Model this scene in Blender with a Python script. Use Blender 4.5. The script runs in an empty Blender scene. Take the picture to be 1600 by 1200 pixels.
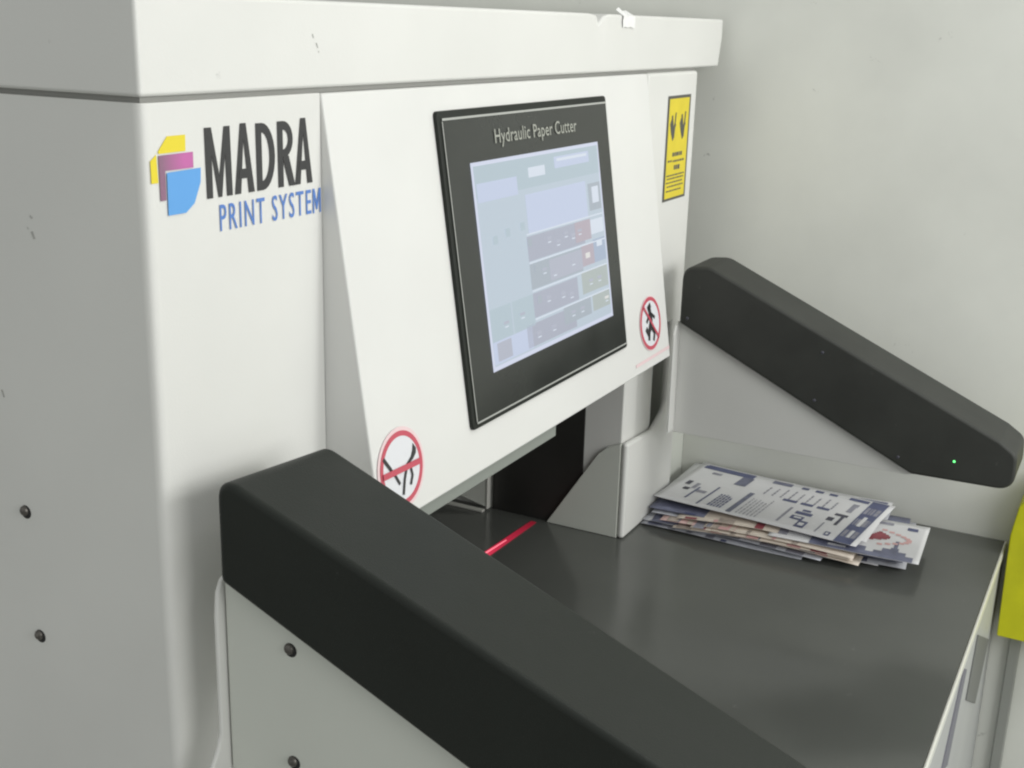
import bpy, bmesh, math, random
from mathutils import Vector, Matrix
random.seed(7)
S = bpy.context.scene
COL = S.collection
# ------------------------------------------------------------------ camera
cam_d = bpy.data.cameras.new('camera'); cam = bpy.data.objects.new('camera', cam_d); COL.objects.link(cam)
cam.matrix_world = Matrix([[0.469606, 0.239292, -0.849829, -0.686342], [-0.882477, 0.156162, -0.443676, -0.67561], [0.026542, 0.958307, 0.284505, 0.060183], [0, 0, 0, 1]])
cam_d.lens = 42.7860
cam_d.sensor_width = 36; cam_d.clip_start = 0.02; cam_d.clip_end = 200
S.camera = cam
# ------------------------------------------------------------------ world and lamps
W = bpy.data.worlds.new('World'); S.world = W; W.use_nodes = True
bg = W.node_tree.nodes['Background']; bg.inputs[0].default_value = (0.95, 0.975, 0.94, 1); bg.inputs[1].default_value = 0.52
def lamp(name, loc, target, size, size_y, power, color=(1, 1, 1)):
    d = bpy.data.lights.new(name, 'AREA'); d.shape = 'RECTANGLE'; d.size = size; d.size_y = size_y
    d.energy = power; d.color = color
    o = bpy.data.objects.new(name, d); COL.objects.link(o); o.location = loc
    o.rotation_euler = (Vector(target) - Vector(loc)).to_track_quat('-Z', 'Y').to_euler(); return o
lamp('ceiling_lamp', (1.0, -2.3, 0.45), (0.7, 0, -0.4), 0.6, 0.6, 16.5, (1.0, 1.0, 0.97))
lamp('fill_light', (-0.2, -1.9, 0.25), (1.0, 0, -0.5), 1.2, 0.9, 15, (1.0, 1.0, 0.97))  # added fill from the left, brightens the far panel and side faces
lamp('overhead_fill', (0.95, -1.2, 1.3), (1.1, -0.3, -0.6), 0.7, 0.7, 8, (1.0, 1.0, 0.96))  # added fill from above for the far arm top, table and wall
S.view_settings.view_transform = 'Standard'; S.view_settings.look = 'None'
S.view_settings.gamma = 1; S.view_settings.exposure = 0
try: S.view_settings.use_curve_mapping = False
except Exception: pass
S.render.engine = 'CYCLES'
S.cycles.filter_width = 2.2

# ------------------------------------------------------------------ materials
def mat(name, col, rough=0.5, metal=0.0, spec=0.5, noise=0.0, nscale=8.0, bump=0.0, bscale=400.0, emit=None, estr=1.0, coat=0.0, rnoise=0.0, detail=4):
    m = bpy.data.materials.new(name); m.use_nodes = True
    nt = m.node_tree; n = nt.nodes; L = nt.links; b = n['Principled BSDF']
    b.inputs['Base Color'].default_value = (*col, 1); b.inputs['Roughness'].default_value = rough
    b.inputs['Metallic'].default_value = metal; b.inputs['Specular IOR Level'].default_value = spec
    b.inputs['Coat Weight'].default_value = coat
    tc = n.new('ShaderNodeTexCoord')
    if noise or rnoise:
        t = n.new('ShaderNodeTexNoise'); t.inputs['Scale'].default_value = nscale; t.inputs['Detail'].default_value = detail
        L.new(tc.outputs['Object'], t.inputs['Vector'])
    if noise:
        r = n.new('ShaderNodeMapRange'); r.inputs['From Min'].default_value = 0.3; r.inputs['From Max'].default_value = 0.7
        r.inputs['To Min'].default_value = 1 - noise; r.inputs['To Max'].default_value = 1 + noise
        L.new(t.outputs['Fac'], r.inputs['Value'])
        v = n.new('ShaderNodeVectorMath'); v.operation = 'SCALE'; v.inputs[0].default_value = col
        L.new(r.outputs['Result'], v.inputs['Scale']); L.new(v.outputs['Vector'], b.inputs['Base Color'])
    if rnoise:
        r2 = n.new('ShaderNodeMapRange'); r2.inputs['From Min'].default_value = 0.3; r2.inputs['From Max'].default_value = 0.7
        r2.inputs['To Min'].default_value = max(0.02, rough - rnoise); r2.inputs['To Max'].default_value = rough + rnoise
        L.new(t.outputs['Fac'], r2.inputs['Value']); L.new(r2.outputs['Result'], b.inputs['Roughness'])
    if bump:
        t2 = n.new('ShaderNodeTexNoise'); t2.inputs['Scale'].default_value = bscale; t2.inputs['Detail'].default_value = 3
        L.new(tc.outputs['Object'], t2.inputs['Vector'])
        bp = n.new('ShaderNodeBump'); bp.inputs['Strength'].default_value = bump; bp.inputs['Distance'].default_value = 0.001
        L.new(t2.outputs['Fac'], bp.inputs['Height']); L.new(bp.outputs['Normal'], b.inputs['Normal'])
    if emit:
        b.inputs['Emission Color'].default_value = (*emit, 1); b.inputs['Emission Strength'].default_value = estr
    return m
WHITE = mat('white_powder_coat', (0.73, 0.73, 0.71), 0.42, noise=0.025, nscale=5, bump=0.12, bscale=500, rnoise=0.08)
WHITE2 = mat('white_panel_coat', (0.735, 0.735, 0.722), 0.4, noise=0.02, nscale=6, bump=0.08, bscale=500, rnoise=0.06)
GREYW = mat('greenish_white_steel', (0.66, 0.68, 0.63), 0.45, noise=0.03, nscale=6, bump=0.1, bscale=500)
BLACK = mat('black_moulded_plastic', (0.017, 0.020, 0.017), 0.5, spec=0.28, noise=0.12, nscale=7, bump=0.25, bscale=700, rnoise=0.08)
DARK = mat('dark_machine_iron', (0.026, 0.026, 0.024), 0.5, noise=0.15, nscale=9, rnoise=0.1)
SEAM = mat('seam_shade_grey', (0.30, 0.30, 0.285), 0.7)  # grey paints the shade in the cap gap and notch; also the panel seam
TABLE = mat('dark_polished_table_steel', (0.088, 0.092, 0.085), 0.17, noise=0.10, nscale=4, bump=0.05, bscale=90, spec=0.6, rnoise=0.05, detail=7)
STEEL = mat('bright_edge_steel', (0.75, 0.75, 0.70), 0.35, metal=0.3)
SCREW = mat('zinc_screw', (0.15, 0.14, 0.13), 0.4, metal=0.8, noise=.4, nscale=300)
HOLE = mat('screw_hole_dark', (0.02, 0.02, 0.02), 0.8)
WALL = None
INKB = mat('black_ink', (0.035, 0.035, 0.037), 0.5)
INKBL = mat('blue_ink', (0.10, 0.22, 0.58), 0.5)
L_YEL = mat('logo_yellow', (0.80, 0.66, 0.03), 0.45)
L_BLU = mat('logo_blue', (0.12, 0.37, 0.78), 0.45)
RED = mat('sign_red', (0.55, 0.09, 0.13), 0.5)
PINK = mat('sign_pale_border', (0.80, 0.62, 0.64), 0.5)
SIGNW = mat('sign_white', (0.74, 0.75, 0.79), 0.45)
LAB_Y = mat('label_yellow', (0.76, 0.62, 0.03), 0.45, noise=0.06, nscale=30)
LAB_D = mat('label_dark', (0.10, 0.10, 0.09), 0.6)
GLASSB = mat('bezel_overlay', (0.035, 0.038, 0.035), 0.22, noise=0.1, nscale=10, rnoise=0.06)
BEZL = mat('bezel_pale_line', (0.42, 0.43, 0.41), 0.4)
TXT = mat('pale_grey_print', (0.36, 0.37, 0.33), 0.5)
# logo purple: grey violet on the left running to magenta at the upper right (a printed blend)
def blend_mat():
    m = bpy.data.materials.new('logo_purple_blend'); m.use_nodes = True; n = m.node_tree.nodes; L = m.node_tree.links
    b = n['Principled BSDF']; b.inputs['Roughness'].default_value = 0.45
    tc = n.new('ShaderNodeTexCoord'); vm = n.new('ShaderNodeVectorMath'); vm.operation = 'DISTANCE'
    vm.inputs[1].default_value = (0.046, 0, -0.049); L.new(tc.outputs['Object'], vm.inputs[0])
    r = n.new('ShaderNodeMapRange'); r.inputs['From Min'].default_value = 0.004; r.inputs['From Max'].default_value = 0.028
    L.new(vm.outputs['Value'], r.inputs['Value'])
    mx = n.new('ShaderNodeMix'); mx.data_type = 'RGBA'; mx.inputs[6].default_value = (0.56, 0.14, 0.40, 1); mx.inputs[7].default_value = (0.27, 0.14, 0.22, 1)
    L.new(r.outputs['Result'], mx.inputs[0]); L.new(mx.outputs[2], b.inputs['Base Color']); return m
L_PUR = blend_mat()

# ------------------------------------------------------------------ helpers
def link(name, bm, m, parent=None, smooth=False):
    me = bpy.data.meshes.new(name); bmesh.ops.recalc_face_normals(bm, faces=bm.faces[:]); bm.to_mesh(me); bm.free()
    for x in (m if isinstance(m, (list, tuple)) else [m]): me.materials.append(x)
    if smooth:
        for p in me.polygons: p.use_smooth = True
    o = bpy.data.objects.new(name, me); COL.objects.link(o)
    if parent: o.parent = parent
    return o
def bev(o, w, seg=3, ang=30):
    md = o.modifiers.new('bevel', 'BEVEL'); md.width = w; md.segments = seg; md.limit_method = 'ANGLE'; md.angle_limit = math.radians(ang)
    for p in o.data.polygons: p.use_smooth = True
    w2 = o.modifiers.new('wn', 'WEIGHTED_NORMAL'); w2.keep_sharp = False; w2.weight = 100
    return o
def addbox(bm, x0, x1, y0, y1, z0, z1, mi=0):
    v = [bm.verts.new((x, y, z)) for x in (x0, x1) for y in (y0, y1) for z in (z0, z1)]
    for f in ((0, 1, 3, 2), (4, 6, 7, 5), (0, 4, 5, 1), (2, 3, 7, 6), (0, 2, 6, 4), (1, 5, 7, 3)):
        bm.faces.new([v[i] for i in f]).material_index = mi
def box(name, x0, x1, y0, y1, z0, z1, m, parent=None, b=0.0, seg=3):
    bm = bmesh.new(); addbox(bm, x0, x1, y0, y1, z0, z1); o = link(name, bm, m, parent)
    return bev(o, b, seg) if b else o
def rnd(pts, radii, n=6):
    """round the corners of a 2D polygon"""
    out = []; N = len(pts)
    for i, p in enumerate(pts):
        r = radii[i] if isinstance(radii, (list, tuple)) else radii
        a = Vector(pts[i - 1]); b = Vector(p); c = Vector(pts[(i + 1) % N])
        if r <= 0: out.append(tuple(b)); continue
        d1 = (a - b).normalized(); d2 = (c - b).normalized()
        ang = d1.angle(d2); t = min(r / math.tan(ang / 2), (a - b).length * 0.48, (c - b).length * 0.48)
        p1 = b + d1 * t; p2 = b + d2 * t
        for k in range(n + 1):
            s = k / n; q = p1 * (1 - s) ** 2 + b * 2 * s * (1 - s) + p2 * s * s; out.append(tuple(q))
    return out
def prism(name, pts, axis, a0, a1, m, parent=None, b=0.0, seg=3, ang=30):
    """extrude a polygon: axis 0 -> pts are (y,z); axis 1 -> (x,z); axis 2 -> (x,y)"""
    bm = bmesh.new()
    def P(p, a): return (a, p[0], p[1]) if axis == 0 else ((p[0], a, p[1]) if axis == 1 else (p[0], p[1], a))
    A = [bm.verts.new(P(p, a0)) for p in pts]; B = [bm.verts.new(P(p, a1)) for p in pts]
    bm.faces.new(A); bm.faces.new(B[::-1])
    for i in range(len(pts)): bm.faces.new((A[i], B[i], B[(i + 1) % len(pts)], A[(i + 1) % len(pts)]))
    o = link(name, bm, m, parent)
    return bev(o, b, seg, ang) if b else o
class Art:
    """thin printed shapes standing proud of a plane; one mesh"""
    def __init__(s, O, U, V, N, base=0.0004): s.O, s.U, s.V, s.N = map(Vector, (O, U, V, N)); s.base = base; s.bm = bmesh.new(); s.mats = []
    def pt(s, u, v, h): return s.O + s.U * u + s.V * v + s.N * h
    def poly(s, m, pts, layer=0):
        if m not in s.mats: s.mats.append(m)
        mi = s.mats.index(m); h = s.base + layer * 0.00025
        A = [s.bm.verts.new(s.pt(u, v, h)) for u, v in pts]; B = [s.bm.verts.new(s.pt(u, v, h - 0.0002)) for u, v in pts]
        f = [s.bm.faces.new(A), s.bm.faces.new(B[::-1])]
        for i in range(len(pts)): f.append(s.bm.faces.new((A[i], B[i], B[(i + 1) % len(pts)], A[(i + 1) % len(pts)])))
        for x in f: x.material_index = mi
    def rect(s, m, u0, v0, u1, v1, layer=0): s.poly(m, [(u0, v0), (u1, v0), (u1, v1), (u0, v1)], layer)
    def line(s, m, pts, w, layer=0):
        for a, b in zip(pts, pts[1:]):
            a = Vector(a); b = Vector(b); d = (b - a); 
            if d.length < 1e-6: continue
            d.normalize(); n = Vector((-d.y, d.x)) * w / 2; a2 = a - d * w * 0.2; b2 = b + d * w * 0.2
            s.poly(m, [tuple(a2 - n), tuple(b2 - n), tuple(b2 + n), tuple(a2 + n)], layer); layer += 0.15
    def disc(s, m, cu, cv, r, layer=0, n=40): s.poly(m, [(cu + r * math.cos(2 * math.pi * k / n), cv + r * math.sin(2 * math.pi * k / n)) for k in range(n)], layer)
    def ring(s, m, cu, cv, r0, r1, layer=0, n=48):
        for k in range(n):
            a = 2 * math.pi * k / n; b = 2 * math.pi * (k + 1) / n
            s.poly(m, [(cu + r0 * math.cos(a), cv + r0 * math.sin(a)), (cu + r1 * math.cos(a), cv + r1 * math.sin(a)), (cu + r1 * math.cos(b), cv + r1 * math.sin(b)), (cu + r0 * math.cos(b), cv + r0 * math.sin(b))], layer)
    def build(s, name, parent=None):
        return link(name, s.bm, s.mats, parent)
def text(name, body, m, parent, O, U, V, N, width, height, offset=0.0, spacing=1.0, h=0.0007):
    c = bpy.data.curves.new('tmp', 'FONT'); c.body = body; c.size = 1; c.extrude = 0.0; c.offset = offset; c.space_character = spacing; c.resolution_u = 3
    t = bpy.data.objects.new('tmp', c); COL.objects.link(t); bpy.context.view_layer.update()
    me = bpy.data.meshes.new_from_object(t.evaluated_get(bpy.context.evaluated_depsgraph_get()))
    bpy.data.objects.remove(t)
    xs = [v.co.x for v in me.vertices]; ys = [v.co.y for v in me.vertices]
    x0, x1, y0, y1 = min(xs), max(xs), min(ys), max(ys)
    O, U, V, N = map(Vector, (O, U, V, N))
    for v in me.vertices:
        v.co = O + U * ((v.co.x - x0) / (x1 - x0) * width) + V * ((v.co.y - y0) / (y1 - y0) * height) + N * h
    me.materials.clear(); me.materials.append(m); me.name = name
    o = bpy.data.objects.new(name, me); COL.objects.link(o); o.parent = parent; return o
def empty(name, loc=(0, 0, 0)):
    o = bpy.data.objects.new(name, None); COL.objects.link(o); o.location = loc; o.empty_display_size = 0.05; return o
def tag(o, label, cat, group=None):
    o['label'] = label; o['category'] = cat
    if group: o['group'] = group
    return o

# ------------------------------------------------------------------ setting
def specks(m, scale, lo, hi, col, amount=1.0):
    """sparse dark scuffs with their own shape"""
    nt = m.node_tree; n = nt.nodes; L = nt.links; b = n['Principled BSDF']
    old = b.inputs['Base Color'].links[0].from_socket
    tc = n.new('ShaderNodeTexCoord'); t = n.new('ShaderNodeTexNoise'); t.inputs['Scale'].default_value = scale; t.inputs['Detail'].default_value = 6
    t.inputs['Roughness'].default_value = 0.7
    L.new(tc.outputs['Object'], t.inputs['Vector'])
    r = n.new('ShaderNodeMapRange'); r.inputs['From Min'].default_value = lo; r.inputs['From Max'].default_value = hi; r.inputs['To Max'].default_value = amount
    L.new(t.outputs['Fac'], r.inputs['Value'])
    mx = n.new('ShaderNodeMix'); mx.data_type = 'RGBA'; mx.inputs[7].default_value = (*col, 1)
    L.new(r.outputs['Result'], mx.inputs[0]); L.new(old, mx.inputs[6]); L.new(mx.outputs[2], b.inputs['Base Color'])
    return m
def wall_mat():
    m = mat('painted_wall', (0.76, 0.77, 0.725), 0.6, noise=0.06, nscale=4.5, bump=0.15, bscale=60, detail=5)
    specks(m, 13, 0.685, 0.76, (0.33, 0.33, 0.31)); specks(m, 31, 0.70, 0.78, (0.30, 0.30, 0.28), .8)
    return m
specks(WHITE, 19, 0.70, 0.80, (0.30, 0.30, 0.29), .8); specks(GREYW, 19, 0.70, 0.80, (0.30, 0.30, 0.29), .8)
specks(TABLE, 26, 0.66, 0.76, (0.16, 0.16, 0.155), .5); specks(BLACK, 40, 0.70, 0.78, (0.12, 0.12, 0.12), .6)
WX = 1.335
w = box('wall', WX, WX + 0.12, -4, 4, -1.6, 1.6, wall_mat()); w['kind'] = 'structure'
fl = box('floor', -4, 4, -4, 4, -1.7, -1.6, mat('floor_tile', (0.34, 0.34, 0.32), 0.35, noise=0.08, nscale=3)); fl['kind'] = 'structure'

# ------------------------------------------------------------------ the paper cutter
PC = tag(empty('paper_cutter', (0.65, 0.2, -1.6)), 'large white hydraulic paper cutting machine with touch screen and dark table', 'paper cutter')
PCI = Matrix.Translation((-0.65, -0.2, 1.6))
def adopt(o, p=PC):
    o.parent = p; o.matrix_parent_inverse = PCI if p is PC else Matrix.Identity(4); return o
TZ = -0.735
# left side column
lc = adopt(prism('side_column', rnd([(0.0, 0.0), (0.221, 0.0), (0.221, 0.8), (0.0, 0.8)], [0.009, 0.0012, 0, 0.005], 8), 2, -1.6, -0.0045, WHITE, None, 0.0012))
lc['label'] = 'left side column carrying the maker lettering'
# right side column: frame behind a front cover that has a notch
rc = bmesh.new(); addbox(rc, 1.016, 1.135, 0.0132, 0.8, -1.6, -0.0045); addbox(rc, 1.1355, 1.216, 0.045, 0.8, -1.6, -0.0045)
rcol = adopt(link('side_column', rc, WHITE)); bev(rcol, 0.003)
rcol['label'] = 'right side column with a notched front cover'
cover = [(1.0068, -0.7345), (1.216, -0.7345), (1.216, -0.0045), (1.0068, -0.0045), (1.0068, -0.405), (1.172, -0.405), (1.172, -0.555), (1.122, -0.580), (1.0068, -0.572)]
cvr = prism('front_cover', rnd(cover, [0, 0, 0, 0, 0, 0, 0.028, 0.02, 0]), 1, -0.001, 0.011, WHITE, rcol, 0.0055, 4)
low = prism('side_cover', rnd([(0.0112, -0.574), (0.036, -0.585), (0.050, -0.598), (0.137, -0.7345), (0.0112, -0.7345)], [0, .004, .008, 0, 0]), 0, 1.0065, 1.0155, GREYW, rcol, 0.001)
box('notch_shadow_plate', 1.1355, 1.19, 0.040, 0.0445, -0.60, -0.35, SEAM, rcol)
inner = adopt(box('inner_wall', 1.0125, 1.0155, 0.078, 0.2425, -0.7345, -0.40, DARK)); 
inner2 = adopt(prism('inner_wall', [(0.247, -0.45), (0.46, -0.45), (0.46, -0.705), (0.36, -0.705), (0.247, -0.728)], 0, 0.998, 1.006, GREYW))
inner2['label'] = 'grey steel plate deep inside the throat'
box('plate_edge', 0.9965, 1.006, 0.2435, 0.2467, -0.7315, -0.45, STEEL, inner2, 0.0008)
box('plate_sill', 0.985, 0.994, 0.247, 0.345, -0.7345, -0.7305, STEEL, inner2, 0.0008)
ic = adopt(box('clamp_beam', 0.2215, 0.995, 0.10, 0.22, -0.50, -0.06, DARK))  # unseen behind the panel; added to keep the throat dark
bk = adopt(box('rear_frame', 0.2215, 1.0155, 0.5, 0.52, -0.9, -0.06, DARK))
# filler to the wall
fs = adopt(box('gap_filler', 1.2165, 1.334, 0.022, 0.03, -0.734, -0.42, GREYW))
# cap
def cap():
    bm = bmesh.new()
    # front top edge carries a small dent
    xs = [-0.003, 0.79, 0.812, 0.824, 0.836, 0.85, 1.305]
    dz = [0, 0, -0.002, -0.014, -0.003, 0, 0]; dy = [0, 0, 0.001, 0.004, 0.001, 0, 0]
    xt = [x if i < 6 else 1.3155 for i, x in enumerate(xs)]
    rows = []
    for x, X2, a, d in zip(xs, xt, dz, dy):
        rows.append([bm.verts.new(p) for p in ((x, -0.003, 0.0), (X2, -0.003 + d * 0.3, 0.045), (X2, -0.003 + d, 0.0745 + a), (X2, 0.03, 0.0745 + a * 0.25), (X2, 0.8, 0.0745), (x, 0.8, 0.0))])
    for A, B in zip(rows, rows[1:]):
        for i in range(6): bm.faces.new((A[i], B[i], B[(i + 1) % 6], A[(i + 1) % 6]))
    bm.faces.new(rows[0]); bm.faces.new(rows[-1][::-1])
    return link('top_cap', bm, WHITE)
cp = adopt(cap()); bev(cp, 0.0035, 3, 40)
box('cap_recess', 0.004, 1.21, 0.004, 0.79, -0.0044, -0.0002, SEAM, cp)
# tilted control panel
K = 0.063 / 0.412; KS = math.sqrt(1 + K * K)
panel = adopt(prism('control_panel', [(-0.0008, -0.0048), (-0.0633 - 0.0004, -0.4165), (-0.056, -0.4185), (0.0, -0.4185), (0.02, -0.30), (0.02, -0.0048)], 0, 0.2215, 1.000, WHITE2, None, 0.0022))
lip = box('lower_lip', 0.2235, 0.62, -0.0575, -0.050, -0.4345, -0.4187, mat('lip_shaded_grey', (0.26,0.28,0.26), 0.45), panel, 0.001)  # shade under the panel edge painted in as a darker grey
PO = (0, -0.0006, -0.001); PU = (1, 0, 0); PV = (0, -K / KS, -1 / KS); PN = (0, -1 / KS, K / KS)   # v runs down the panel
def art(base=0.0004): return Art(PO, PU, PV, PN, base)
def slab(name, u0, v0, u1, v1, h0, h1, m, parent, b=0.0, r=0.0):
    pts = [(u0, v0), (u1, v0), (u1, v1), (u0, v1)]
    if r: pts = rnd(pts, r)
    a = art(); bm = bmesh.new()
    A = [bm.verts.new(a.pt(u, v, h1)) for u, v in pts]; B = [bm.verts.new(a.pt(u, v, h0)) for u, v in pts]
    bm.faces.new(A); bm.faces.new(B[::-1])
    for i in range(len(pts)): bm.faces.new((A[i], B[i], B[(i + 1) % len(pts)], A[(i + 1) % len(pts)]))
    o = link(name, bm, m, parent); return bev(o, b, 2) if b else o
bz = adopt(slab('screen_bezel', 0.405, 0.029, 0.835, 0.370, -0.002, 0.0042, BLACK, None, 0.0015, 0.006))
slab('front_overlay', 0.414, 0.0395, 0.829, 0.363, 0.004, 0.0052, GLASSB, bz, 0.0, 0.004)
a = art(0.0056)
a.rect(BEZL, 0.413, 0.0368, 0.830, 0.0392); a.rect(BEZL, 0.413, 0.3625, 0.830, 0.3643)
a.rect(BEZL, 0.4120, 0.040, 0.4134, 0.362); a.rect(BEZL, 0.8296, 0.040, 0.8306, 0.362)
a.build('edge_line', bz)
text('lettering', 'Hydraulic Paper Cutter', TXT, bz, Vector(PO) + Vector(PU) * 0.519 + Vector(PV) * 0.0745, PU, tuple(-Vector(PV)), PN, 0.213, 0.0205, 0.006, 1.05, 0.0064)
# the touch screen picture
def em(name, c, s=1.0):
    pale = (0.56, 0.64, 0.76); c = tuple(a * 0.68 + b * 0.32 for a, b in zip(c, pale))
    return mat(name, (0.02, 0.02, 0.02), 0.25, emit=c, estr=s)
SC = dict(bg=em('lcd_pale_blue', (0.50, 0.59, 0.66), .9), lav=em('lcd_lavender', (0.52, 0.58, 0.76), .95), teal=em('lcd_teal_grey', (0.42, 0.53, 0.57), .9),
          wht=em('lcd_white', (0.66, 0.71, 0.78), 1), mauve=em('lcd_mauve', (0.33, 0.33, 0.40), .95), grey=em('lcd_grey', (0.31, 0.35, 0.38), .95), mauve2=em('lcd_mauve_light', (0.38, 0.38, 0.45), .95),
          red=em('lcd_red', (0.41, 0.30, 0.33), .95), olive=em('lcd_olive', (0.36, 0.40, 0.33), .95), blue=em('lcd_slate', (0.30, 0.37, 0.50), .95), rim=em('lcd_rim', (0.62, 0.64, 0.78), 1.0), cream=em('lcd_cream', (0.74, 0.70, 0.62), 1.0))
ts = art(0.0060)
u0, v0, u1, v1 = 0.459, 0.0865, 0.792, 0.3175
def sr(m, a0, b0, a1, b1, layer): ts.rect(SC[m], u0 + (u1 - u0) * a0, v0 + (v1 - v0) * b0, u0 + (u1 - u0) * a1, v0 + (v1 - v0) * b1, layer)
sr('rim', 0, 0, 1, 1, 0); sr('bg', .014, .018, .986, .978, 1)
sr('teal', .014, .018, .986, .17, 2); sr('lav', .02, .10, .30, .19, 3); sr('wht', .39, .07, .52, .12, 3); sr('lav', .60, .04, .90, .10, 3); sr('wht', .62, .05, .88, .065, 4)
sr('lav', .35, .20, .85, .40, 2)
sr('teal', .015, .70, .33, .86, 2); sr('lav', .015, .86, .30, .97, 2); sr('mauve2', .04, .87, .14, .96, 3); sr('bg', .16, .70, .17, .86, 3)
sr('mauve', .33, .41, .80, .535, 2); sr('red', .72, .41, .86, .52, 3); sr('wht', .86, .42, .98, .50, 2)
sr('grey', .87, .22, .98, .37, 2); sr('wht', .90, .24, .96, .33, 3); sr('grey', .92, .345, .965, .36, 4)
sr('grey', .33, .55, .76, .68, 2); sr('mauve2', .48, .56, .76, .67, 3); sr('red', .76, .545, .87, .66, 3); sr('blue', .87, .53, .98, .66, 3); sr('wht', .90, .545, .95, .575, 4); sr('cream', .79, .59, .83, .62, 4)
sr('mauve', .33, .70, .70, .825, 2); sr('olive', .74, .685, .98, .81, 2)
sr('mauve', .26, .85, .66, .965, 2); sr('grey', .56, .835, .80, .93, 3); sr('olive', .82, .83, .98, .925, 2)
for (a0, b0) in ((.48, .44), (.55, .47), (.62, .44), (.68, .46), (.42, .59), (.50, .62), (.66, .60), (.43, .74), (.55, .75), (.62, .77), (.33, .9), (.45, .9), (.62, .87), (.70, .87), (.93, .87), (.10, .78), (.22, .77), (.74, .45), (.80, .74), (.88, .74)):
    sr('mauve2' if a0 < .9 else 'cream', a0, b0, a0 + .035, b0 + .014, 5); sr('wht', a0 + .005, b0 + .025, a0 + .03, b0 + .031, 5)
for (a0, b0) in ((.09, .36), (.18, .34), (.29, .33), (.33, .42), (.36, .56), (.36, .72)):
    sr('teal' if a0 < .3 else 'grey', a0, b0, a0 + .03, b0 + .04, 5)
for k in range(4): sr('wht', .33, .395 + k * .145, .98, .402 + k * .145, 3.5)
scr = ts.build('touch_screen', bz)
# stickers on the panel
a = art(0.0006)
def disc_sign(cu, cv, r, base_r):
    s = art(0.0006); s.disc(PINK, cu, cv, base_r, 0); s.disc(SIGNW, cu, cv, r * 0.97, 1); s.ring(RED, cu, cv, r * 0.86, r, 2); return s
s1 = disc_sign(0.2675, 0.3690, 0.0375, 0.0415)
# hand / cloth outline behind the bar
s1.line(INKB, [(0.2385, 0.352), (0.2478, 0.3645)], 0.0042, 3); s1.line(INKB, [(0.2478, 0.3645), (0.2545, 0.3735), (0.2600, 0.3830)], 0.0032, 4)
s1.poly(INKB, [(0.2909, 0.3500), (0.2955, 0.3560), (0.2945, 0.3610), (0.2885, 0.3655), (0.2764, 0.3695), (0.2755, 0.3670), (0.2850, 0.3620), (0.2885, 0.3570)], 3)
s1.line(INKB, [(0.2743, 0.3720), (0.2690, 0.3811), (0.2640, 0.3950)], 0.0032, 5)
s1.line(INKB, [(0.2820, 0.3720), (0.2835, 0.3810), (0.2787, 0.3890)], 0.0030, 5)
s1.line(RED, [(0.2345, 0.3687), (0.3005, 0.3708)], 0.0062, 7)
p1 = adopt(s1.build('prohibition_sign')); p1['label'] = 'round red barred sign at the lower left of the panel'
s2 = disc_sign(0.9315, 0.356, 0.0385, 0.040)
for pts, wd in (([(0.925, 0.334), (0.934, 0.330)], .008), ([(0.930, 0.334), (0.934, 0.352), (0.926, 0.364)], .010), ([(0.934, 0.342), (0.947, 0.350)], .005), ([(0.930, 0.342), (0.917, 0.352)], .005), ([(0.926, 0.362), (0.921, 0.378)], .007), ([(0.930, 0.360), (0.943, 0.372), (0.938, 0.382)], .006), ([(0.914, 0.362), (0.922, 0.372)], .008)):
    s2.line(INKB, pts, wd, 3)
s2.line(RED, [(0.908, 0.328), (0.957, 0.3815)], 0.0042, 6)
p2 = adopt(s2.build('prohibition_sign')); p2['label'] = 'round no-people sign at the lower right of the panel'
s3 = art(0.0006); s3.line(PINK, [(0.868, 0.4060), (0.996, 0.4050)], 0.0045); p3 = adopt(s3.build('pink_strip'))
# the maker's lettering on the left column
LO = (0, -0.0002, 0); LU = (1, 0, 0); LV = (0, 0, 1); LN = (0, -1, 0)
lg = Art(LO, LU, LV, LN, 0.0005)
lg.poly(L_YEL, [(0.0255, -0.0300), (0.0455, -0.0300), (0.0450, -0.0425), (0.0158, -0.0427), (0.0150, -0.041)], 0)
lg.poly(L_YEL, [(0.0065, -0.0475), (0.0130, -0.0430), (0.0138, -0.0645), (0.0065, -0.0645)], 0)
lg.poly(L_PUR, [(0.0152, -0.0440), (0.0530, -0.0437), (0.0528, -0.0560), (0.0215, -0.0560), (0.0212, -0.0785), (0.0152, -0.0785)], 1)
lg.poly(L_BLU, [(0.0230, -0.0575), (0.0608, -0.0568), (0.0600, -0.068), (0.0520, -0.084), (0.0420, -0.0905), (0.0225, -0.0905)], 2)
logo = adopt(lg.build('logo_mark'))
def P(xs, z0=-0.0826, z1=-0.0262): return [(x, z0 + (z1 - z0) * t) for x, t in xs]
ml = Art(LO, LU, LV, LN, 0.0005)
ml.poly(INKB, P([(.0672, 1), (.0752, 1), (.0832, .30), (.0905, 1), (.0975, 1), (.0985, 0), (.0915, 0), (.0908, .62), (.0855, 0), (.0812, 0), (.0748, .62), (.0745, 0), (.0675, 0)]))
def letA(x0, x1):
    c = (x0 + x1) / 2; w = .0075
    ml.poly(INKB, P([(x0, 0), (c - .0035, 1.02), (c + .0035, 1.02), (x1, 0), (x1 - w, 0), (c, .80), (x0 + w, 0)]))
    ml.poly(INKB, P([(c - .0075, .22), (c + .0075, .22), (c + .006, .36), (c - .006, .36)]), 1)
letA(.1015, .1265)
def arc(cx, cz, rx, rz, a0, a1, n=14): return [(cx + rx * math.cos(math.radians(a0 + (a1 - a0) * k / n)), cz + rz * math.sin(math.radians(a0 + (a1 - a0) * k / n))) for k in range(n + 1)]
ml.poly(INKB, P([(.1300, 0), (.1372, 0), (.1372, 1), (.1300, 1)]))
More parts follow.
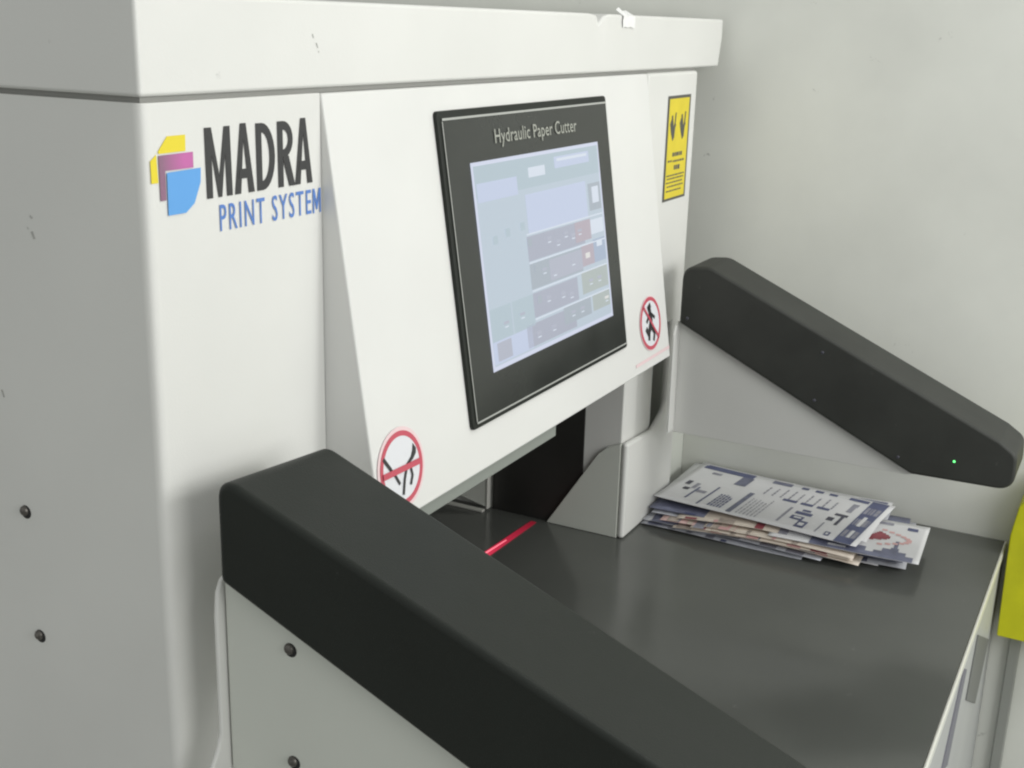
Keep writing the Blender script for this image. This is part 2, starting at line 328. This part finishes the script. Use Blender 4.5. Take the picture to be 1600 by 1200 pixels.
ml.poly(INKB, P([(.1372, 1), *[(x, t) for x, t in arc(.1375, .5, .0170, .5, 90, -90)], (.1372, 0), (.1372, .14)] + [(x, t) for x, t in arc(.1375, .5, .0098, .36, -90, 90)] + [(.1372, .86)]))
ml.poly(INKB, P([(.1585, 0), (.1657, 0), (.1657, 1), (.1585, 1)]))
ml.poly(INKB, P([(.1657, 1), *[(x, t) for x, t in arc(.166, .72, .0135, .28, 90, -90)], (.1657, .44), (.1657, .57)] + [(x, t) for x, t in arc(.166, .72, .0070, .15, -90, 90)] + [(.1657, .87)]))
ml.poly(INKB, P([(.1657, .46), (.1730, .47), (.1815, 0), (.1735, 0), (.1657, .40)]), 1)
letA(.1818, .2068)
lgt = adopt(ml.build('logo_lettering')); lgt['label'] = 'tall dark MADRA lettering'
sub = text('logo_lettering', 'PRINT SYSTE', INKBL, None, (0.0815, -0.0002, -0.1108), LU, LV, LN, 0.1225, 0.0222, 0.004, 1.22, 0.0006); adopt(sub)
bmj = bmesh.new(); bmj.from_mesh(sub.data)
mp = [(.2065, 0), (.2065, 1), (.2092, 1), (.2124, .42), (.2156, 1), (.2183, 1), (.2183, 0), (.2163, 0), (.2163, .70), (.2132, .14), (.2116, .14), (.2085, .70), (.2085, 0)]
bmj.faces.new([bmj.verts.new((x, -0.0008, -0.1108 + .0222 * q)) for x, q in mp]); bmj.to_mesh(sub.data); bmj.free()
sub['label'] = 'smaller blue PRINT SYSTEM lettering'
# yellow warning label on the right column
wl = Art((1.0895, -0.0012, -0.2005), LU, LV, LN, 0.0006)
wl.rect(LAB_D, 0, 0, .0985, .1605, 0); wl.rect(LAB_Y, .0065, .004, .092, .156, 1)
for ox in (0, .042):
    wl.poly(LAB_D, [(.012 + ox, .118), (.018 + ox, .104), (.026 + ox, .092), (.033 + ox, .098), (.030 + ox, .106), (.038 + ox, .116), (.033 + ox, .122), (.027 + ox, .112), (.022 + ox, .116), (.017 + ox, .126)], 2)
    wl.line(LAB_D, [(.020 + ox, .130), (.026 + ox, .108)], .005, 3); wl.line(LAB_D, [(.035 + ox, .134), (.030 + ox, .1)], .004, 3)
for z, x0, x1, hh in ((.068, .030, .072, .006), (.060, .012, .030, .003), (.059, .034, .082, .003), (.047, .040, .066, .007), (.038, .010, .086, .0022), (.033, .012, .084, .0022), (.027, .010, .080, .0022), (.021, .014, .084, .0022), (.014, .012, .076, .0022)):
    x = x0
    while x < x1:
        l = random.uniform(.004, .013); wl.rect(LAB_D, x, z, min(x + l, x1), z + hh, 2); x += l + .002
wlo = adopt(wl.build('warning_label')); wlo['label'] = 'yellow warning label with crushed hand pictograms'
# table
tb = adopt(box('cutting_table', 0.16, 1.333, -0.5425, 0.49, TZ - 0.02, TZ, TABLE, None, 0.0008))
lipo = box('front_lip', 0.02, 1.333, -0.5475, -0.5428, TZ - 0.012, TZ + 0.0012, STEEL, tb, 0.002)
ap = adopt(box('front_apron', 0.02, 1.333, -0.5455, -0.535, -1.6, TZ - 0.0125, mat('apron_grey_paint', (0.42, 0.43, 0.43), 0.45, noise=0.05, nscale=7)))
prism('apron_slot', [(0.885, -0.7490), (0.925, -0.7700), (0.845, -0.8740), (0.780, -0.845)], 1, -0.5475, -0.5457, mat('dark_slot', (0.16, 0.16, 0.19), 0.6), ap)
prism('apron_handle', [(1.030, -0.7660), (1.25, -0.8750), (1.165, -0.9480), (0.992, -0.8520)], 1, -0.5475, -0.5457, mat('grey_handle', (0.15, 0.155, 0.15), 0.5), ap)
# red cutting line
def line_mat():
    m = mat('red_cut_light', (0.3, 0.01, 0.02), 0.5, emit=(0.62, 0.03, 0.08), estr=1.0)
    n = m.node_tree.nodes; L = m.node_tree.links; b = n['Principled BSDF']
    tc = n.new('ShaderNodeTexCoord'); sp = n.new('ShaderNodeSeparateXYZ'); L.new(tc.outputs['Object'], sp.inputs[0])
    r = n.new('ShaderNodeMapRange'); r.inputs['From Min'].default_value = 0.84; r.inputs['From Max'].default_value = 0.995
    r.inputs['To Min'].default_value = 0.85; r.inputs['To Max'].default_value = 0.14
    L.new(sp.outputs['X'], r.inputs['Value']); L.new(r.outputs['Result'], b.inputs['Emission Strength']); return m
rl = Art((0, 0, TZ), (1, 0, 0), (0, 1, 0), (0, 0, 1), 0.0012)
rl.poly(line_mat(), rnd([(0.836, 0.152), (0.996, 0.149), (0.996, 0.160), (0.838, 0.166)], .003))
rl.poly(mat('red_cut_core', (0.3, 0.1, 0.1), 0.5, emit=(1.0, 0.22, 0.30), estr=1.1), [(0.840, 0.160), (0.905, 0.1565), (0.905, 0.1585), (0.842, 0.1635)], 2)
rlo = adopt(rl.build('cut_line')); rlo['label'] = 'glowing red cutting line on the dark table'
# sensor arms
BLACK_LIT = mat('lit_black_plastic', (0.036, 0.038, 0.034), 0.6, spec=0.45, noise=0.15, nscale=14, bump=0.2, bscale=500)  # lighter copy of the arm plastic; stronger light on the far arm painted in
specks(BLACK_LIT, 55, 0.66, 0.76, (0.12, 0.12, 0.11), .6)
def arm(x0, x1, prof, rad, label, m=BLACK):
    o = adopt(prism('sensor_arm', rnd(prof, rad, 8), 0, x0, x1, m, None, 0.0065, 4, 50)); o['label'] = label; return o
near = arm(0.007, 0.147, [(-0.049, -0.384), (-0.049, -0.3015), (-0.560, -0.5025), (-0.575, -0.560), (-0.450, -0.549)], [.008, .015, .03, .03, .02], 'near black sensor arm crossing the picture')
# the near arm's top face leans slightly: its outer edge sits higher towards the front
for v in near.data.vertices:
    if v.co.x < 0.02 and v.co.z > -0.33 - (-v.co.y - 0.05) * 0.40: v.co.z += 0.011 + 0.019 * min(1.0, max(0.0, (-v.co.y - 0.055) / 0.12))
far = arm(1.070, 1.172, [(-0.049, -0.381), (-0.049, -0.292), (-0.092, -0.288), (-0.535, -0.486), (-0.560, -0.503), (-0.562, -0.556), (-0.420, -0.558)], [.006, .026, .03, .01, .02, .028, .02], 'far black sensor arm with a green light', BLACK_LIT)
GL = mat('green_light', (0.05, 0.4, 0.1), 0.3, emit=(0.15, 1.0, 0.25), estr=2.2)
def knob(name, c, r, h, m, parent, axis='X', seg=16):
    bm = bmesh.new()
    bmesh.ops.create_uvsphere(bm, u_segments=seg, v_segments=10, radius=1)
    for v in bm.verts: v.co = Vector((c[0] + v.co.x * h, c[1] + v.co.y * r, c[2] + v.co.z * r))
    return link(name, bm, m, parent, True)
knob('status_light', (1.0695, -0.478, -0.5266), 0.0017, 0.0012, GL, far)
for y, z in ((-0.062, -0.372), (-0.275, -0.395), (-0.27, -0.47), (-0.40, -0.535)): knob('lens', (1.0696, y, z), 0.0025, 0.0012, mat('lens_grey', (0.07, 0.07, 0.09), 0.3), far)
# side panels with their rear flanges and screws
sp1 = adopt(prism('side_panel', [(-0.0445, -0.566), (-0.0445, -0.378), (-0.60, -0.62), (-0.60, -0.64), (-0.45, -0.64)], 0, 0.0185, 0.028, GREYW, None, 0.001)); sp1['label'] = 'near grey side panel under the sensor arm'
sp2 = adopt(prism('side_panel', [(-0.0445, -0.566), (-0.0445, -0.378), (-0.44, -0.560), (-0.41, -0.566)], 0, 1.088, 1.11, WHITE, None, 0.001)); sp2['label'] = 'far white side panel under the sensor arm'
fl1 = [(0.0120, -0.60), (0.0115, -0.405), (0.0150, -0.392), (0.0250, -0.386), (0.030, -0.386), (0.030, -0.60)]
f1 = prism('rear_flange', [(-0.020, -0.64), (-0.014, -0.572), (-0.004, -0.556), (0.0045, -0.543), (0.0095, -0.528), (0.0100, -0.42), (0.0125, -0.398), (0.0180, -0.388), (0.0245, -0.385), (0.0275, -0.40), (0.0285, -0.57), (0.0285, -0.64)], 1, -0.0425, -0.038, WHITE, sp1, 0.0018, 3)
prism('panel_seam', [(0.0215, -0.392), (0.0242, -0.392), (0.0252, -0.56), (0.0225, -0.56)], 1, -0.0433, -0.0426, SEAM, sp1)
prism('rear_flange', rnd([(1.064, -0.562), (1.062, -0.400), (1.070, -0.386), (1.086, -0.381), (1.087, -0.562)], [0, .006, .006, 0, 0]), 1, -0.046, -0.042, WHITE, sp2, 0.0015)
def screw(x, y, z, parent, s=0.82):
    o = knob('screw', (x, y, z), 0.0058 * s, 0.0045 * s, SCREW, parent)
    h = knob('screw_hole', (x + 0.0008, y - 0.0008, z - 0.0012), 0.0078 * s, 0.0012, HOLE, o) ; return o
for y, z in ((0.165, -0.365), (0.161, -0.486)): screw(-0.0008, y, z, lc)
for y, z in ((-0.1105, -0.4325), (-0.111, -0.5375)): screw(0.0178, y, z, sp1)
SCUFF = mat('scuff_mark', (0.46, 0.46, 0.44), 0.7, noise=0.2, nscale=120)
def scuff(parent, O, U, V, N, pts):
    s = Art(O, U, V, N, 0.0004)
    for a, b, w in pts: s.line(SCUFF, [a, b], w)
    s.build('scuff', parent)
scuff(lc, (0, 0, 0), (0, 1, 0), (0, 0, 1), (-1, 0, 0), [((.1245, -.1015), (.1265, -.1000), .0016), ((.1240, -.1180), (.1260, -.1130), .0022), ((.1300, -.1110), (.1308, -.1095), .0009)])
scuff(lc, (0, 0, 0), (0, 1, 0), (0, 0, 1), (-1, 0, 0), [((.178, -.262), (.180, -.256), .0016), ((.186, -.270), (.187, -.268), .0012)])
scuff(cp, (0, -0.0032, 0), (1, 0, 0), (0, 0, 1), (0, -1, 0), [((.207, .046), (.2085, .043), .0009), ((.2125, .0385), (.2145, .0345), .0010), ((.2155, .0315), (.2158, .0308), .0009)])
# torn tape on the cap
def tape():
    bm = bmesh.new(); g = {}
    for i in range(6):
        for j in range(4):
            g[i, j] = bm.verts.new((0.893 + .008 * i + random.uniform(-.0015, .0015), -0.0045 - .001 * random.random() + (0.012 if j == 3 else 0), 0.058 + .0075 * j + random.uniform(-.0012, .0012) + (.004 if (i == 1 and j == 3) else 0)))
    for i in range(5):
        for j in range(3): bm.faces.new((g[i, j], g[i + 1, j], g[i + 1, j + 1], g[i, j + 1]))
    return link('tape_scrap', bm, mat('white_tape', (0.86, 0.86, 0.86), 0.5))
tp = tag(tape(), 'torn scrap of white tape stuck on the cap edge of the cutter', 'tape')
md = tp.modifiers.new('s', 'SOLIDIFY'); md.thickness = 0.0006

# ------------------------------------------------------------------ flyers
PAP = mat('flyer_paper', (0.72, 0.72, 0.74), 0.45, noise=0.03, nscale=20)
PAPG = mat('flyer_paper_grey', (0.50, 0.51, 0.56), 0.45, noise=0.25, nscale=25)
PAPC = mat('flyer_paper_cream', (0.70, 0.62, 0.54), 0.45, noise=0.12, nscale=25)
PAPP = mat('flyer_paper_pink', (0.66, 0.46, 0.44), 0.45, noise=0.15, nscale=20)
NAVY = mat('flyer_navy_ink', (0.09, 0.105, 0.21), 0.4, noise=0.15, nscale=60)
SLATE = mat('flyer_slate_ink', (0.16, 0.17, 0.25), 0.4, noise=0.3, nscale=50)
INKG = mat('flyer_grey_ink', (0.30, 0.30, 0.36), 0.5, noise=0.2, nscale=80)
INKD = mat('flyer_dark_ink', (0.07, 0.07, 0.10), 0.45, noise=0.3, nscale=80)
MAROON = mat('flyer_maroon_ink', (0.30, 0.07, 0.09), 0.45, noise=0.2, nscale=60)
LPINK = mat('flyer_pink_ink', (0.70, 0.42, 0.42), 0.45)
PHOTO = mat('flyer_photo_print', (0.42, 0.36, 0.32), 0.45, noise=0.5, nscale=45)
def flyer(name, origin, ang, w, l, z, m, ph, amp=0.0015, lift=0.0, ink=None, curl=0.0):
    """sheet: u across (0..w, away from the knife side wall), v along (0..l, towards the front)"""
    ca, sa = math.cos(ang), math.sin(ang)
    def Sf(u, v, h=0.0):
        q = v / l; p = u / w
        zz = z + amp * math.sin(5 * q + ph) * (0.5 + 0.5 * math.cos(3 * p + ph)) + lift * (1 - p) * math.sin(math.pi * q) + curl * (q ** 4 + (1 - q) ** 5)
        x = origin[0] + u * ca + v * sa; y = origin[1] + u * sa - v * ca
        over = max(0.0, x - (WX - 0.0045))
        return Vector((x - over, y, max(zz, TZ + .0012) + h + over * 0.95))
    bm = bmesh.new(); NU, NV = 10, 28; ms = [m]
    for hh in (0.0, -0.00025):
        g = [[bm.verts.new(Sf(w * i / NU, l * j / NV, hh)) for j in range(NV + 1)] for i in range(NU + 1)]
        for i in range(NU):
            for j in range(NV):
                f = bm.faces.new((g[i][j], g[i + 1][j], g[i + 1][j + 1], g[i][j + 1])); f.smooth = True
        if hh == 0.0: top = g
        else:
            ring = lambda q: [q[i][0] for i in range(NU + 1)] + [q[NU][j] for j in range(1, NV + 1)] + [q[i][NV] for i in range(NU - 1, -1, -1)] + [q[0][j] for j in range(NV - 1, 0, -1)]
            A, B = ring(top), ring(g)
            for k in range(len(A)): bm.faces.new((A[k], A[(k + 1) % len(A)], B[(k + 1) % len(A)], B[k]))
    for (mm, a0, b0, a1, b1, ly) in (ink or []):        # a: 0..1 across, b: 0..1 along
        if mm not in ms: ms.append(mm)
        nu = max(1, math.ceil((a1 - a0) * 10)); nv = max(1, math.ceil((b1 - b0) * 28)); mi = ms.index(mm)
        gg = [[bm.verts.new(Sf(w * (a0 + (a1 - a0) * i / nu), l * (b0 + (b1 - b0) * j / nv), 0.0004 + ly * 0.0002)) for j in range(nv + 1)] for i in range(nu + 1)]
        for i in range(nu):
            for j in range(nv): bm.faces.new((gg[i][j], gg[i + 1][j], gg[i + 1][j + 1], gg[i][j + 1])).material_index = mi
    return link(name, bm, ms)
GRP = 'flyers stacked on the cutter table'
def words(m, a0, a1, b0, b1, rows, fill=.7, ly=1, seed=0):
    """text running along v; rows stacked across u"""
    rr = random.Random(seed); out = []; dh = (a1 - a0) / rows
    for k in range(rows):
        b = b0
        while b < b1:
            l = rr.uniform(.006, .022); out.append((m, a0 + dh * k + dh * .15, b, a0 + dh * k + dh * (.15 + fill), min(b + l, b1), ly)); b += l + rr.uniform(.003, .007)
    return out
def cols(m, a0, a1, b0, b1, rows, fill=.5, ly=1, seed=0):
    """text running across u; rows stacked along v"""
    rr = random.Random(seed); out = []; dh = (b1 - b0) / rows
    for k in range(rows):
        a_ = a0; end = a1 - rr.uniform(0, .25) * (a1 - a0)
        while a_ < end:
            l = rr.uniform(.02, .07); out.append((m, a_, b0 + dh * k, min(a_ + l, end), b0 + dh * (k + fill), ly)); a_ += l + .012
    return out
# lower sheets, fanned and crumpled
base = []
spec = [  # ox, oy, angle, w, l, material
    (1.080, -0.002, 0.00, .20, .27, PAPG), (1.092, -0.004, 0.06, .20, .38, PAP), (1.078, -0.006, 0.10, .20, .42, PAPG),
    (1.088, -0.012, 0.02, .21, .33, PAP), (1.085, -0.003, -0.03, .20, .30, PAPG), (1.080, -0.02, 0.12, .19, .40, SLATE),
    (1.072, -0.06, 0.03, .20, .30, PAPC), (1.080, -0.035, 0.05, .20, .31, PAPP), (1.073, -0.09, 0.03, .20, .26, PAPC),
    (1.100, -0.012, 0.05, .20, .36, PAPG), (1.080, -0.11, 0.0, .20, .24, PAPC), (1.090, -0.06, 0.06, .19, .30, PAPC), (1.104, -0.006, 0.03, .2, .33, SLATE)]
z = TZ + .002
labs = ['bluish grey flyer lying flat on the table at the very bottom of the stack', 'pale flyer second from the bottom of the messy stack', 'long bluish grey flyer third from the bottom, reaching the front end of the stack',
        'pale flyer fourth from the bottom of the messy stack', 'bluish grey flyer fifth from the bottom of the messy stack', 'dark slate flyer in the lower half, just under the cream sheets',
        'lowest cream flyer with photo prints on its edge', 'lower pinkish flyer between two cream sheets', 'middle cream flyer just above the lower pinkish sheet',
        'bluish grey flyer in the upper half between cream sheets', 'cream flyer third under the white sheets on top', 'wrinkled cream flyer right under the upper dark slate one', 'dark slate flyer directly under the white sheets on top']
for i, (ox, oy, an, ww, ll, mm) in enumerate(spec):
    ink = []
    if mm in (PAPC, PAPP):
        for k in range(9): 
            b0 = random.uniform(0, .85); ink.append((random.choice([PHOTO, MAROON, LPINK, PAPC, INKG]), 0.0, b0, random.uniform(.04, .3), b0 + random.uniform(.02, .09), k * .3 + 1))
    elif mm is PAPG or mm is SLATE:
        for k in range(6):
            b0 = random.uniform(0, .85); ink.append((random.choice([NAVY, INKG, SLATE]), 0.0, b0, random.uniform(.04, .3), b0 + random.uniform(.02, .12), k * .3 + 1))
    o = flyer('flyer', (ox, oy), an, ww, ll, z, mm, random.uniform(0, 6), 0.0018 + 0.0012 * (mm is PAPC), 0.0035 if mm in (PAPC, PAPP) else 0.0006, ink)
    tag(o, labs[i], 'flyer', GRP); z += 0.0019
# sheet whose right end pokes out with the red swoosh and dark mountain shapes
ink = []
for k in range(10):      # maroon sail shape over a pale pink arc
    q = k / 9; ink.append((MAROON, .40 + .03 * k, .60 + .012 * k, .44 + .03 * k, .60 + .012 * k + .15 * math.sin(math.pi * min(1, q + .15)) * (1 - q * .35), 1))
for k in range(12):
    q = k / 11; c = .60 + .20 * math.sin(math.pi * q) * .9 + .06; ink.append((LPINK, .30 + .035 * k, c + .04, .345 + .035 * k, c + .075, 1.4))
ink += [(NAVY, .80, .86, .88, .93, 1), (INKG, .86, .60, .93, .76, 1), (INKG, .60, .48, .70, .50, 1)]
for k, hh in enumerate((.30, .26, .17, .22, .30, .34, .20, .10, .16, .24, .28, .20, .12)):
    ink.append((SLATE, .0, .28 + .052 * k, hh, .28 + .052 * (k + 1), 1))
ink += [(SLATE, .24, .815, .46, .84, 1), (SLATE, .20, .56, .40, .575, 1), (PAP, .06, .40, .11, .52, 3)]
o = flyer('flyer', (1.084, -0.215), 0.06, .158, .230, z + .001, PAP, 1.0, 0.001, 0, ink)
tag(o, 'white flyer with a maroon swoosh and dark peaks at its front end', 'flyer', GRP); z += .003
# upper back sheet with navy corner bars
ink = [(NAVY, .86, .05, .98, .36, 1), (SLATE, .62, .30, .86, .36, 1), (NAVY, .55, .05, .86, .075, 1), (INKG, .72, .14, .80, .18, 1), (INKG, .80, .44, .93, .56, 1), (NAVY, .84, .60, .95, .64, 1), (NAVY, .84, .67, .95, .71, 1), (NAVY, .84, .745, .95, .785, 1), (NAVY, .86, .84, .96, .98, 1)]
ink += cols(INKG, .52, .78, .40, .80, 9, .4, 1, 3)
o = flyer('flyer', (1.136, -0.004), -0.02, .192, .355, z + .001, PAP, 2.0, 0.001, 0, ink, .002)
tag(o, 'white flyer with navy corner bars at the back of the stack, next to the wall', 'flyer', GRP); z += .003
# top sheet
ink = [(NAVY, .0, .895, .98, .975, 1)]
ink += words(INKG, .08, .9, .902, .968, 3, .55, 2, 5) + [(PAP, .38, .925, .60, .942, 3), (PAP, .12, .93, .28, .945, 3)]
ink += [(INKD, .42, .05, .52, .075, 1), (INKD, .30, .07, .36, .10, 1), (INKG, .36, .10, .5, .12, 1), (NAVY, .12, .13, .42, .14, 1), (INKG, .30, .14, .36, .19, 1), (NAVY, .05, .21, .52, .219, 1)]
ink += cols(NAVY, .08, .40, .26, .335, 5, .6, 1, 8) + [(SLATE, .04, .365, .56, .39, 1)] + cols(INKG, .06, .5, .41, .52, 6, .3, 1, 9)
ink += [(NAVY, .55, .53, .60, .60, 1), (NAVY, .55, .62, .60, .68, 1), (NAVY, .55, .70, .60, .76, 1), (INKG, .10, .60, .45, .612, 1), (NAVY, .22, .64, .30, .70, 1), (NAVY, .34, .64, .40, .72, 1), (NAVY, .42, .66, .46, .70, 1), (PAP, .25, .655, .28, .69, 2)]
ink += [(NAVY, .08, .69, .22, .735, 1), (PAP, .12, .70, .18, .725, 2), (INKD, .50, .80, .55, .86, 1), (INKD, .36, .785, .44, .815, 1), (INKD, .30, .835, .50, .85, 1), (NAVY, .06, .835, .14, .86, 1), (PAP, .08, .842, .12, .853, 2), (INKG, .08, .79, .30, .797, 1), (INKG, .62, .83, .80, .855, 1)]
ink += cols(INKG, .60, .82, .42, .80, 9, .2, 1, 11) + [(INKG, .76, .83, .83, .86, 1), (NAVY, .88, .03, .97, .30, 1), (SLATE, .66, .25, .88, .31, 1), (SLATE, .89, .40, .96, .50, 1), (NAVY, .90, .55, .95, .585, 1), (NAVY, .90, .62, .95, .66, 1), (NAVY, .90, .69, .95, .73, 1), (NAVY, .90, .79, .96, .885, 1), (INKG, .78, .10, .83, .15, 1)]
o = flyer('flyer', (1.130, -0.002), -0.10, .204, .350, z + .0015, PAP, 4.2, 0.0012, 0.002, ink, .0015)
tag(o, 'topmost white flyer with a navy band and dense small print', 'flyer', GRP)

# ------------------------------------------------------------------ yellow holder and wall trunking at the right edge
def holder():
    YM = mat('yellow_green_plastic', (0.60, 0.60, 0.010), 0.4, noise=0.12, nscale=14, bump=0.2, bscale=30)
    t = tag(empty('plastic_holder', (1.30, -0.65, -0.876)), 'bright yellow green plastic holder on the wall beside the table corner', 'holder')
    b = prism('body', rnd([(-0.5565, -0.876), (-0.5535, -0.700), (-0.560, -0.650), (-0.585, -0.605), (-0.80, -0.585), (-0.80, -0.876)], [.003, .02, .02, .02, .01, .01]), 0, 1.271, 1.3335, YM, None, 0.006)
    b.parent = t; b.matrix_parent_inverse = Matrix.Translation((-1.30, 0.65, 0.876))
    return t
holder()
tr = tag(box('wall_trunking', 1.318, 1.3345, -0.592, -0.574, -1.6, -0.60, mat('grey_trunking', (0.30, 0.31, 0.29), 0.5), None, 0.003), 'slim grey vertical trunking on the wall under the yellow holder', 'trunking')
